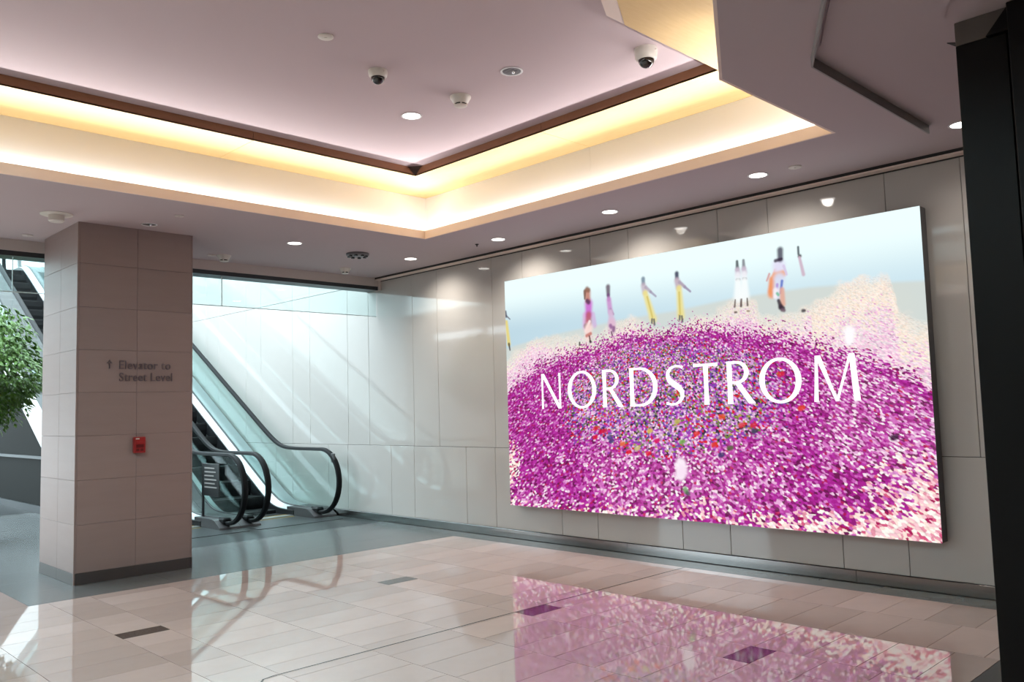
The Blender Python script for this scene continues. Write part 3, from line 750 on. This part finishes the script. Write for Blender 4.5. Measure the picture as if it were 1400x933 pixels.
MB().bbox(PX0 - .003, PX0 + .008, PY0 - .003, PY0 + .008, 0.0, SZ - .01, .001).build('corner_strip', MT['stone'], pil)

def text_mesh(txt, size, m, ext=0.004, spacing=1.0):
    cu = bpy.data.curves.new('t', 'FONT'); cu.body = txt; cu.size = size; cu.extrude = ext; cu.space_character = spacing
    o = bpy.data.objects.new('t', cu); COL.objects.link(o)
    dg = bpy.context.evaluated_depsgraph_get(); dg.update()
    me = bpy.data.meshes.new_from_object(o.evaluated_get(dg)); bpy.data.objects.remove(o)
    me.materials.clear(); me.materials.append(m); return me
sign = thing('wall_lettering', (3.15, PY0, 1.85), 'raised dark metal lettering reading Elevator to Street Level, on the stone pillar', 'sign')
for txt, x, z, wd in (('Elevator to', 2.952, 1.982, .492), ('Street Level', 2.953, 1.866, .508)):
    me = text_mesh(txt, .118, MT['letter_metal'], .005, 1.08); xs = [v.co.x for v in me.vertices]; sc = wd / (max(xs) - min(xs))
    for v in me.vertices: v.co.x = (v.co.x - min(xs)) * sc
    bm = bmesh.new(); bm.from_mesh(me); bm.verts.index_update(); seen = set()
    for v0 in bm.verts:
        if v0.index in seen: continue
        isl, stack = [], [v0]; seen.add(v0.index)
        while stack:
            q = stack.pop(); isl.append(q)
            for e_ in q.link_edges:
                o2 = e_.other_vert(q)
                if o2.index not in seen: seen.add(o2.index); stack.append(o2)
        ids = {v.index: i for i, v in enumerate(isl)}
        fs = {f for v in isl for f in v.link_faces}
        m2 = bpy.data.meshes.new('letter'); m2.from_pydata([v.co[:] for v in isl], [], [[ids[v.index] for v in f.verts] for f in fs]); m2.materials.append(MT['letter_metal'])
        inst('letter', m2, sign, (x, PY0 - .006, z), (math.pi / 2, 0, 0))
    bm.free()
mb = MB(); yv = PY0 - .011
mb.add([(2.858, yv, 1.985), (2.868, yv, 1.985), (2.868, yv, 2.045), (2.858, yv, 2.045)], [(0, 1, 2, 3)])
mb.add([(2.838, yv, 2.035), (2.863, yv, 2.066), (2.888, yv, 2.035), (2.876, yv, 2.035), (2.863, yv, 2.050), (2.850, yv, 2.035)], [(0, 1, 4, 5), (1, 2, 3, 4)])
for i, (x, y, z) in list(enumerate(mb.v)): mb.v.append((x, PY0, z))
nvv = 10
for f in [(0, 1, 2, 3), (4, 5, 8, 9), (5, 6, 7, 8)]:
    for i in range(len(f)): mb.f.append((f[i], f[(i + 1) % len(f)], f[(i + 1) % len(f)] + nvv, f[i] + nvv))
mb.build('arrow', MT['letter_metal'], sign)

ps = thing('fire_alarm_pull_station', (3.136, PY0, 1.172), 'small red fire alarm pull station on the stone pillar', 'fire alarm')
MB().bbox(3.081, 3.191, PY0 - .045, PY0, 1.172, 1.325, .006).build('body', MT['red'], ps)
MB().bbox(3.095, 3.177, PY0 - .058, PY0 - .044, 1.255, 1.282, .004).build('handle', MT['red'], ps)
MB().bbox(3.100, 3.172, PY0 - .048, PY0 - .044, 1.222, 1.253, .001).build('recess', MT['red_dark'], ps)
MB().bbox(3.096, 3.130, PY0 - .048, PY0 - .044, 1.302, 1.314, .001).build('name_plate', MT['offwhite'], ps)
for k in range(2):
    MB().bbox(3.100 + .04 * k, 3.130 + .04 * k, PY0 - .048, PY0 - .044, 1.190, 1.214, .001).build('latch', MT['red_dark'], ps)

# ================================================================== ESCALATORS
TAN = math.tan(math.radians(30)); EY0, EY1, EW = 11.93, 20.25, 0.13
def spl(t): return t if t > 30 else math.log1p(math.exp(t))
def rise(y): return TAN * EW * (spl((y - EY0) / EW) - spl((y - EY1) / EW))
YS = [10.7, 11.0, 11.3, 11.5] + [11.6 + .08 * k for k in range(14)] + [13 + .5 * k for k in range(14)] + [19.75 + .1 * k for k in range(13)] + [21.3, 21.8]
def slope_axes(y):
    s_ = (rise(y + .01) - rise(y - .01)) / .02; t = Vector((0, 1, s_)).normalized(); return t, Vector((0, -t.z, t.y))
def rail_path(x, h, ncy=10.72, r=0.45):
    cz = h - r; path = []
    for k in range(19):
        a = math.radians(-112 + (-180 + 22) * 0 - 158 * k / 18 * 1.0) 
        pass
    pts = []
    for k in range(21):                      # from underneath, round the front, up to the top
        a = math.radians(-75 - 195 * k / 20)
        pts.append((ncy + r * math.cos(a), cz + r * math.sin(a)))
    pts += [(y, h + rise(y)) for y in YS[1:]]
    yt = 21.8; zt = h + rise(yt)
    for k in range(1, 13):
        a = math.radians(90 - 180 * k / 12); pts.append((yt + r * math.cos(a), zt - r + r * math.sin(a)))
    out = []
    for i, (y, z) in enumerate(pts):
        y0, z0 = pts[max(i - 1, 0)]; y1, z1 = pts[min(i + 1, len(pts) - 1)]
        t = Vector((0, y1 - y0, z1 - z0)).normalized(); out.append((Vector((x, y, z)), Vector((1, 0, 0)), Vector((0, -t.z, t.y))))
    return out
RAIL_SEC = [(-.042, -.012), (-.034, .016), (-.016, .026), (.016, .026), (.034, .016), (.042, -.012), (.030, -.022), (-.030, -.022)]
def strip_along(mb, prof, ys):
    """prof: closed list of (x, dz); extruded along the escalator profile"""
    o = len(mb.v); n = len(prof)
    for y in ys: mb.v += [(x, y, rise(y) + dz) for x, dz in prof]
    for i in range(len(ys) - 1):
        for k in range(n):
            q_, r_2 = o + i * n + k, o + i * n + (k + 1) % n; mb.f.append((q_, r_2, r_2 + n, q_ + n))
    mb.f.append(tuple(o + k for k in range(n))[::-1]); mb.f.append(tuple(o + (len(ys) - 1) * n + k for k in range(n)))
    return mb
def glass_panel(x, ya, yb, sa, sb):
    """one balustrade pane between joints ya and yb; sa/sb lean of the joints"""
    n = 14; lo, hi, th = 0.11, 0.965, 0.006
    mb = MB(); A = []
    for k in range(n + 1):
        f = k / n; y_lo = (ya + sa) + (yb + sb - ya - sa) * f; y_hi = (ya - sa) + (yb - sb - ya + sa) * f
        A.append(((y_lo, rise(y_lo) + lo), (y_hi, rise(y_hi) + hi)))
    for xx in (x - th, x + th):
        for (p_, q_) in A: mb.v += [(xx, *p_), (xx, *q_)]
    m_ = 2 * (n + 1)
    for k in range(n):
        a_ = 2 * k; mb.f += [(a_, a_ + 1, a_ + 3, a_ + 2), (a_ + m_, a_ + 2 + m_, a_ + 3 + m_, a_ + 1 + m_), (a_, a_ + 2, a_ + 2 + m_, a_ + m_), (a_ + 1, a_ + 1 + m_, a_ + 3 + m_, a_ + 3)]
    mb.f += [(0, m_, m_ + 1, 1), (2 * n, 2 * n + 1, 2 * n + 1 + m_, 2 * n + m_)]
    return mb
def newel_panel(x, yb, r=0.43, ncy=10.72, h=.985):
    poly = [(yb, .11), (yb, .965)] + [(ncy + r * math.cos(math.radians(90 + 160 * k / 20)), h - .45 + r * math.sin(math.radians(90 + 160 * k / 20))) for k in range(21)]
    mb = MB().prism(poly, x - .006, x + .006); mb.v = [(c, a, b) for a, b, c in mb.v]; return mb
def make_escalator(x0, x1, label, base_left, base_right, clad):
    """x0, x1: handrail positions"""
    E_ = thing('escalator', ((x0 + x1) / 2, 11.2, 0), label, 'escalator', 'escalators rising side by side')
    for x, sgn in ((x0, 1), (x1, -1)):      # sgn: towards the steps
        MB().sweep(rail_path(x, .985), RAIL_SEC).build('handrail', MT['rubber'], E_, True)
        bal = newel_panel(x, 11.45).build('glass_panel', MT['glass_bal'], E_)
        js = [(11.456, 0.0), (12.75, .17), (14.2, .2), (15.65, .2), (17.1, .2), (18.55, .2), (20.0, .12), (21.6, 0)]
        for (a, sa), (b, sb) in zip(js, js[1:]): glass_panel(x, a + .004, b - .004, sa, sb).build('glass_panel', MT['glass_bal'], E_)
        # bright inner deck, black skirt
        ysd = [y for y in YS if y > 10.95]
        strip_along(MB(), [(x, .125), (x + sgn * .022, .125), (x + sgn * .125, .085), (x + sgn * .125, .07), (x, .07)], ysd).build('inner_deck', MT['deck'], E_)
        strip_along(MB(), [(x + sgn * .125, .083), (x + sgn * .14, .078), (x + sgn * .14, -.12), (x + sgn * .125, -.12)], [y for y in YS if y >= 11.3]).build('skirt_panel', MT['skirt'], E_)
        strip_along(MB(), [(x - .016, .10), (x - .016, .135), (x - .008, .14), (x + .008, .14), (x + .016, .135), (x + .016, .10)], ysd).build('glass_clamp', MT['skirt'], E_)
    # outer decks and newel bases
    for x, xo in ((x0, base_left), (x1, base_right)):
        a, b = min(x, xo), max(x, xo)
        strip_along(MB(), [(a, .10), (b, .10), (b, .122), (a, .122)], [y for y in YS if y > 10.95]).build('outer_deck', MT['esc_grey'] if abs(x - xo) < .2 else MT['deck'], E_)
        lo_, hi_ = (xo, x + .13) if xo < x else (x - .13, xo)
        pr = [(10.72, 0.0), (10.735, .03), (10.90, .115), (10.98, .128), (11.5, .128), (11.5, 0)]
        mb = MB().prism(pr, lo_, hi_); mb.v = [(c, a_, b_) for a_, b_, c in mb.v]
        nb = mb.build('newel_base', MT['esc_grey'], E_)
        MB().bbox(x - .06, x + .06, 10.76, 10.92, .075, .15, .02).build('handrail_boot', MT['rubber'], nb)
    # steps
    sx0, sx1 = x0 + .142, x1 - .142
    def step_mesh():
        mb = MB(); n = 1
        pr = [(0, 0), (.40, 0), (.40, -.03), (.05, -.03), (.03, -.25), (.012, -.25), (-.012, -.12), (-.008, -.03)]
        mb.prism(pr, sx0, sx1); mb.v = [(c - (x0 + x1) / 2, a_, b_) for a_, b_, c in mb.v]
        k = 0
        return mb.mesh('step', MT['stepm'])
    sm = step_mesh()
    for k in range(26):
        y = 11.42 + .40 * k
        if y > 21.2: break
        inst('step', sm, E_, ((x0 + x1) / 2, y, rise(y + .12) + (.004 if rise(y + .12) < .02 else 0)))
    MB().box(x0 - .1, x1 + .1, 10.35, 11.40, .0005, .005).build('landing_plate', MT['slab_dark'], E_)
    MB().box(sx0, sx1, 11.28, 11.42, .005, .014).build('comb_plate', MT['deck'], E_)
    for k in range(2): MB().box(sx0 + .03, sx1 - .03, 11.20 + .22 * k, 11.222 + .22 * k, .0145 if k else .0055, .0165 if k else .0075).build('yellow_line', MT['yellow'], E_)
    # truss cladding
    for side in clad:
        xo = base_left if side < 0 else base_right
        a, b = (xo - .02, xo) if side < 0 else (xo, xo + .02)
        strip_along(MB(), [(a, -.42), (b, -.42), (b, .122), (a, .122)], [y for y in YS if y > 12.7]).build('side_cladding', MT['cladding'], E_)
    strip_along(MB(), [(base_left, -.44), (base_right, -.44), (base_right, -.40), (base_left, -.40)], [y for y in YS if y > 12.75]).build('underside', MT['cladding'], E_)
    return E_
e_left = make_escalator(4.13, 5.20, 'left escalator, partly behind the stone pillar, black steps and green glass sides', 3.99, 5.363, (-1,))
e_right = make_escalator(5.53, 6.62, 'right escalator along the panelled wall, with green glass sides and black handrails', 5.367, WX - .035, ())
# small grey device on the right newel glass
o_ = MB().bbox(6.590, 6.614, 10.36, 10.44, .80, .93, .004).build('newel_sensor', MT['esc_grey'], e_right)
sg = MB().bbox(5.150, 5.164, 10.92, 11.42, .42, .86, .004).bbox(5.150, 5.170, 11.40, 11.45, .125, .86, .004).build('safety_notice', MT['black'], e_left)
for k, (a, b) in enumerate(((.0, .30), (.0, .34), (.0, .28), (.0, .36), (.0, .31), (.0, .37))):
    MB().box(5.1485, 5.1502, 11.36 - b, 11.36 - a, .79 - .052 * k, .808 - .052 * k).build('text_line', MT['strip'], sg)
# grey wall below the left flight, closing the space under it
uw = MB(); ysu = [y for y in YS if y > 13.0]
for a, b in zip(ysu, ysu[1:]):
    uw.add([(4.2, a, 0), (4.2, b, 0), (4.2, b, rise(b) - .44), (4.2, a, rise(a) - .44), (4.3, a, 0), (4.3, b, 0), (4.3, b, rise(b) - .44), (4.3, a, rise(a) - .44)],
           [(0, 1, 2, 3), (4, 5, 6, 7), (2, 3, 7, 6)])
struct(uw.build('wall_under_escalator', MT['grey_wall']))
struct(MB().box(4.17, 4.2, 13.0, 22, 0, .12).build('baseboard_escalator', MT['frame']))
struct(MB().box(4.175, 4.2, 14.4, 22, .88, .93).build('trim_7', MT['frame']))
# upper landing at the head of the escalators
struct(MB().box(3.9, WX, 21.2, 26, 4.5, 4.80).build('floor_upper_landing', MT['slab']))

# ================================================================== TREE
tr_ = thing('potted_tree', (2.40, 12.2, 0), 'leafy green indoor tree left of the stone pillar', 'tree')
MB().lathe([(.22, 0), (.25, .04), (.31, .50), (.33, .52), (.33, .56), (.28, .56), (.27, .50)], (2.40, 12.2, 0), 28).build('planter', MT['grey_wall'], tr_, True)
MB().lathe([(.01, .49), (.272, .495), (.272, .50), (.01, .50)], (2.40, 12.2, 0), 28).build('soil', MT['soil'], tr_)
trunk = MB().tube([(2.40, 12.2, .49), (2.41, 12.22, 1.0), (2.50, 12.18, 1.5), (2.66, 12.2, 2.1)], [.035, .03, .026, .018])
rt_ = random.Random(5); twigs = []
for k in range(14):
    a = rt_.uniform(0, 2 * math.pi); z0 = rt_.uniform(1.4, 2.1); r = rt_.uniform(.3, .6)
    p1 = (2.66 + r * math.cos(a), 12.2 + r * math.sin(a), z0 + rt_.uniform(.1, .6)); twigs.append(p1)
    trunk.tube([(2.64, 12.2, z0), ((2.64 + p1[0]) / 2, (12.2 + p1[1]) / 2, z0 + (p1[2] - z0) * .7), p1], [.012, .008, .004], 6)
trunk.build('trunk', MT['bark'], tr_, True)
lf = MB()
for k in range(6200):
    while True:
        q = Vector((rt_.uniform(-1, 1), rt_.uniform(-1, 1), rt_.uniform(-1, 1)))
        if .2 < q.length < 1: break
    q = q.normalized() * (q.length ** .6)
    lobes = 1 + .12 * math.sin(5 * math.atan2(q.y, q.x) + 3 * q.z) + .1 * math.sin(7 * q.z + 2)
    c = Vector((2.66 + q.x * .66 * lobes, 12.2 + q.y * .66 * lobes, 2.22 + q.z * .70 * lobes - .10 * (q.x ** 2 + q.y ** 2)))
    dr = Vector((q.x + rt_.uniform(-.6, .6), q.y + rt_.uniform(-.6, .6), -0.55 + rt_.uniform(-.5, .4))).normalized()
    sd = dr.cross(Vector((rt_.uniform(-.4, .4), rt_.uniform(-.4, .4), 1))).normalized(); nn = sd.cross(dr)
    Ln, W_ = rt_.uniform(.06, .10), rt_.uniform(.018, .028)
    lf.add([c, c + dr * Ln * .45 + sd * W_ - nn * .006, c + dr * Ln - nn * .012, c + dr * Ln * .45 - sd * W_ - nn * .006, c + dr * Ln * .5 + nn * .004], [(0, 1, 4), (1, 2, 4), (2, 3, 4), (3, 0, 4)])
me = bpy.data.meshes.new('foliage'); me.from_pydata([tuple(Vector(v) - tr_.location) for v in lf.v], [], lf.f); me.materials.append(MT['leaf'])
fo = bpy.data.objects.new('foliage', me); COL.objects.link(fo); fo.parent = tr_; fo['kind'] = 'stuff'

# ================================================================== STOREFRONT AT RIGHT
sh = thing('storefront_pillar', (4.75, 1.05, 0), 'near-black storefront pillar at the right border with a taupe cap', 'pillar')
MB().bbox(4.50, 5.0, 0.55, 1.318, 0, 3.255, .004).build('dark_face', MT['dark_shop'], sh)
MB().bbox(4.48, 4.505, 1.09, 1.318, 0, 3.25, .003).build('side_stile', MT['dark_shop'], sh)
MB().bbox(4.488, 4.505, 0.60, 1.085, 2.72, 3.25, .003).build('top_rail', MT['dark_shop'], sh)
MB().bbox(4.492, 4.505, 0.60, 1.085, 0.02, 2.712, .003).build('inset_panel', MT['dark_shop'], sh)
MB().bbox(4.48, 5.0, 0.55, 1.318, 3.25, SZ, .003).build('cap', MT['shop_cap'], sh)
mb = MB().prism([(1.17, 3.24), (1.06, 3.37), (0.80, 3.37), (0.80, 3.24)], 4.44, 4.48); mb.v = [(c, a, b) for a, b, c in mb.v]
mb.build('slanted_bracket', MT['dark_shop'], sh)
MB().bbox(4.40, 4.48, 0.70, 1.065, 0, 3.36, .004).build('door_jamb', MT['dark_shop'], sh)
MB().prism([(4.70, 1.423), (4.95, 1.365), (4.95, 1.318), (4.80, 1.318)], SZ - .004, SZ).build('dark_slot', MT['dark_shop'], sh)

# ================================================================== CEILING FIXTURES
def downlight(x, y, z, label, lit=True, r=.072, spot=None, tilt=0.0):
    t = thing('downlight', (x, y, z), label, 'light', 'recessed downlights')
    MB().lathe([(r, 0), (r + .012, -.001), (r + .013, -.004), (r + .009, -.006), (r - .001, -.004), (r - .002, 0)], (x, y, z), 36).build('trim_ring', MT['ring_white'] if not (lit is None) else MT['chrome'], t, True)
    if lit:
        MB().lathe([(r - .003, -.0005), (r - .003, -.0025)], (x, y, z), 36).build('lamp_face', MT['lamp'], t)
    else:
        MB().lathe([(r - .003, -.0006), (r - .003, -.0012)], (x, y, z), 36).build('reflector', MT['cab'], t)
        MB().lathe([(.012, -.0008), (.010, -.014), (.004, -.02)], (x + .012, y - .005, z), 14).build('bulb', MT['chrome'], t, True)
        for k in range(3): MB().box(x - .045 + .03 * k, x - .038 + .03 * k, y - .04, y + .04, z - .003, z - .001).build('baffle', MT['cab'], t)
    if spot:
        ld = bpy.data.lights.new('downlight_beam', 'SPOT'); ld.energy = spot; ld.spot_size = math.radians(128); ld.spot_blend = 1.0; ld.shadow_soft_size = .05; ld.color = (1, .93, .84)
        lo_ = bpy.data.objects.new('downlight_beam', ld); COL.objects.link(lo_); lo_.parent = t; lo_.location = (0, 0, -.02); lo_.rotation_euler = (0, -tilt, 0)
    return t
WS = 78
downlight(4.685, 8.10, SZ, 'lit recessed downlight in the soffit nearest the pillar', True, spot=WS * .6)
downlight(6.29, 8.12, SZ, 'lit recessed downlight in the soffit corner where header meets the panelled wall', True, spot=WS, tilt=.36)
downlight(6.34, 6.61, SZ, 'lit recessed downlight above the left top corner of the display', True, spot=WS, tilt=.36)
downlight(6.30, 5.00, SZ, 'lit recessed downlight above the middle of the display', True, spot=WS, tilt=.36)
downlight(6.26, 3.40, SZ, 'lit recessed downlight beside a round ceiling cover above the right of the display', True, spot=WS * .8, tilt=.36)
downlight(6.21, 1.825, SZ, 'lit recessed downlight half hidden by the dark storefront pillar', True, spot=WS * .3, tilt=.36)
downlight(3.126, 8.122, SZ, 'unlit recessed downlight in the soffit right above the stone pillar', False, r=.062)
downlight(4.18, 5.35, CZ, 'lit recessed downlight in the upper tray ceiling', True, r=.074, spot=WS * .6)
downlight(4.165, 4.155, CZ, 'unlit recessed downlight with a white ring in the upper tray ceiling', False, r=.07)
def cover(x, y, z, label, r=.05, m='offwhite'):
    t = thing('sprinkler_cover', (x, y, z), label, 'ceiling cover', 'sprinkler covers')
    MB().lathe([(r, 0), (r, -.006), (r - .004, -.009), (r * .4, -.0095)], (x, y, z), 32).build('cover_plate', MT[m], t, True)
    MB().lathe([(r * .18, -.009), (r * .16, -.013)], (x, y, z), 16).build('center_pin', MT[m], t)
cover(2.86, 4.54, CZ, 'round white sprinkler cover alone on the upper tray ceiling')
cover(3.20, 7.60, SZ, 'round sprinkler cover on the soffit between the cove and the stone pillar', .042, 'header')
cover(6.272, 3.08, SZ, 'round white sprinkler cover on the soffit above the display', .052)
cover(2.38, 9.30, SZ, 'thin round cover on the soffit left of the pillar near the header', .05, 'header')
cover(4.28, 9.26, SZ, 'thin round cover on the soffit right beside the smoke detector right of the pillar', .05, 'header')
cover(6.12, 9.30, SZ, 'thin round cover on the soffit near the wall corner beside a smoke detector', .05, 'header')
def detector(x, y, z, label, s=1.0):
    t = thing('smoke_detector', (x, y, z), label, 'smoke detector', 'smoke detectors')
    MB().lathe([(.082 * s, 0), (.082 * s, -.012 * s), (.074 * s, -.022 * s)], (x, y, z), 32).build('base', MT['offwhite'], t, True)
    MB().lathe([(.074 * s, -.022 * s), (.062 * s, -.045 * s), (.052 * s, -.058 * s)], (x, y, z), 32).build('body', MT['offwhite'], t, True)
    MB().lathe([(.046 * s, -.058 * s), (.046 * s, -.070 * s)], (x, y, z), 24).build('vent', MT['dome'], t)
    for k in range(5):
        a = 2 * math.pi * k / 5 + .3; px, py = x + .047 * s * math.cos(a), y + .047 * s * math.sin(a)
        MB().bbox(px - .006, px + .006, py - .006, py + .006, z - .071 * s, z - .057 * s, .002).build('rib', MT['offwhite'], t)
    MB().lathe([(.052 * s, -.070 * s), (.050 * s, -.076 * s), (.03 * s, -.082 * s)], (x, y, z), 28).build('cap', MT['offwhite'], t, True)
detector(4.21, 4.77, CZ, 'white smoke detector on the upper tray ceiling between two downlights')
detector(4.40, 9.20, SZ, 'smoke detector on the soffit just right of the pillar near the header', .95)
detector(6.02, 9.15, SZ, 'smoke detector on the soffit near the header and wall corner', .9)
def domecam(x, y, z, label, s=1.0, drop=.0):
    t = thing('dome_camera', (x, y, z), label, 'camera', 'dome cameras')
    MB().lathe([(.078 * s, 0), (.08 * s, -.01 * s), (.074 * s, -(.045 + drop) * s), (.062 * s, -(.058 + drop) * s)], (x, y, z), 32).build('housing', MT['offwhite'], t, True)
    MB().lathe([(.055 * s, -(.056 + drop) * s)] + [(.055 * s * math.cos(math.radians(a)), -(.058 + drop) * s - .055 * s * math.sin(math.radians(a))) for a in range(0, 90, 12)] + [(.004, -(.113 + drop) * s)], (x, y, z), 28).build('dome', MT['dome'], t, True)
    MB().bbox(x - .004, x + .004, y - .085 * s, y - .07 * s, z - .03 * s, z - .022 * s, .001).build('screw', MT['header'], t)
domecam(3.435, 4.775, CZ, 'small dome camera with black lens dome on the upper tray ceiling', .88)
domecam(4.60, 3.285, CZ, 'large white dome camera next to the slanted timber edge of the cove', 1.0, .022)
# dome projector left of the pillar, black grille, small black sensor
t = thing('ceiling_dome_speaker', (2.33, 8.20, SZ), 'wide round white ceiling fixture with a dropped drum, left above the pillar', 'ceiling fixture')
MB().lathe([(.135, 0), (.135, -.006), (.12, -.012)], (2.33, 8.2, SZ), 36).build('flange', MT['offwhite'], t, True)
MB().lathe([(.066, -.011), (.066, -.062), (.055, -.072)], (2.33, 8.2, SZ), 32).build('drum', MT['offwhite'], t, True)
t = thing('black_ceiling_grille', (5.58, 8.216, SZ), 'round black slatted device on the soffit between two downlights', 'ceiling fixture')
MB().lathe([(.135, 0), (.135, -.02), (.125, -.028)], (5.58, 8.216, SZ), 32).build('body', MT['cab'], t, True)
for k in range(8):
    a = 2 * math.pi * k / 8; px, py = 5.58 + .10 * math.cos(a), 8.216 + .10 * math.sin(a)
    MB().bbox(px - .016, px + .016, py - .016, py + .016, SZ - .046, SZ - .026, .003).build('knob', MT['black'], t)
t = thing('ceiling_sensor', (6.333, 6.952, SZ), 'tiny black pin sensor on the soffit above the display corner', 'sensor')
MB().lathe([(.022, 0), (.022, -.005), (.012, -.012)], (6.333, 6.952, SZ), 20).build('base', MT['black'], t)
MB().lathe([(.008, -.01), (.006, -.03)], (6.333, 6.952, SZ), 14).build('pin', MT['black'], t)
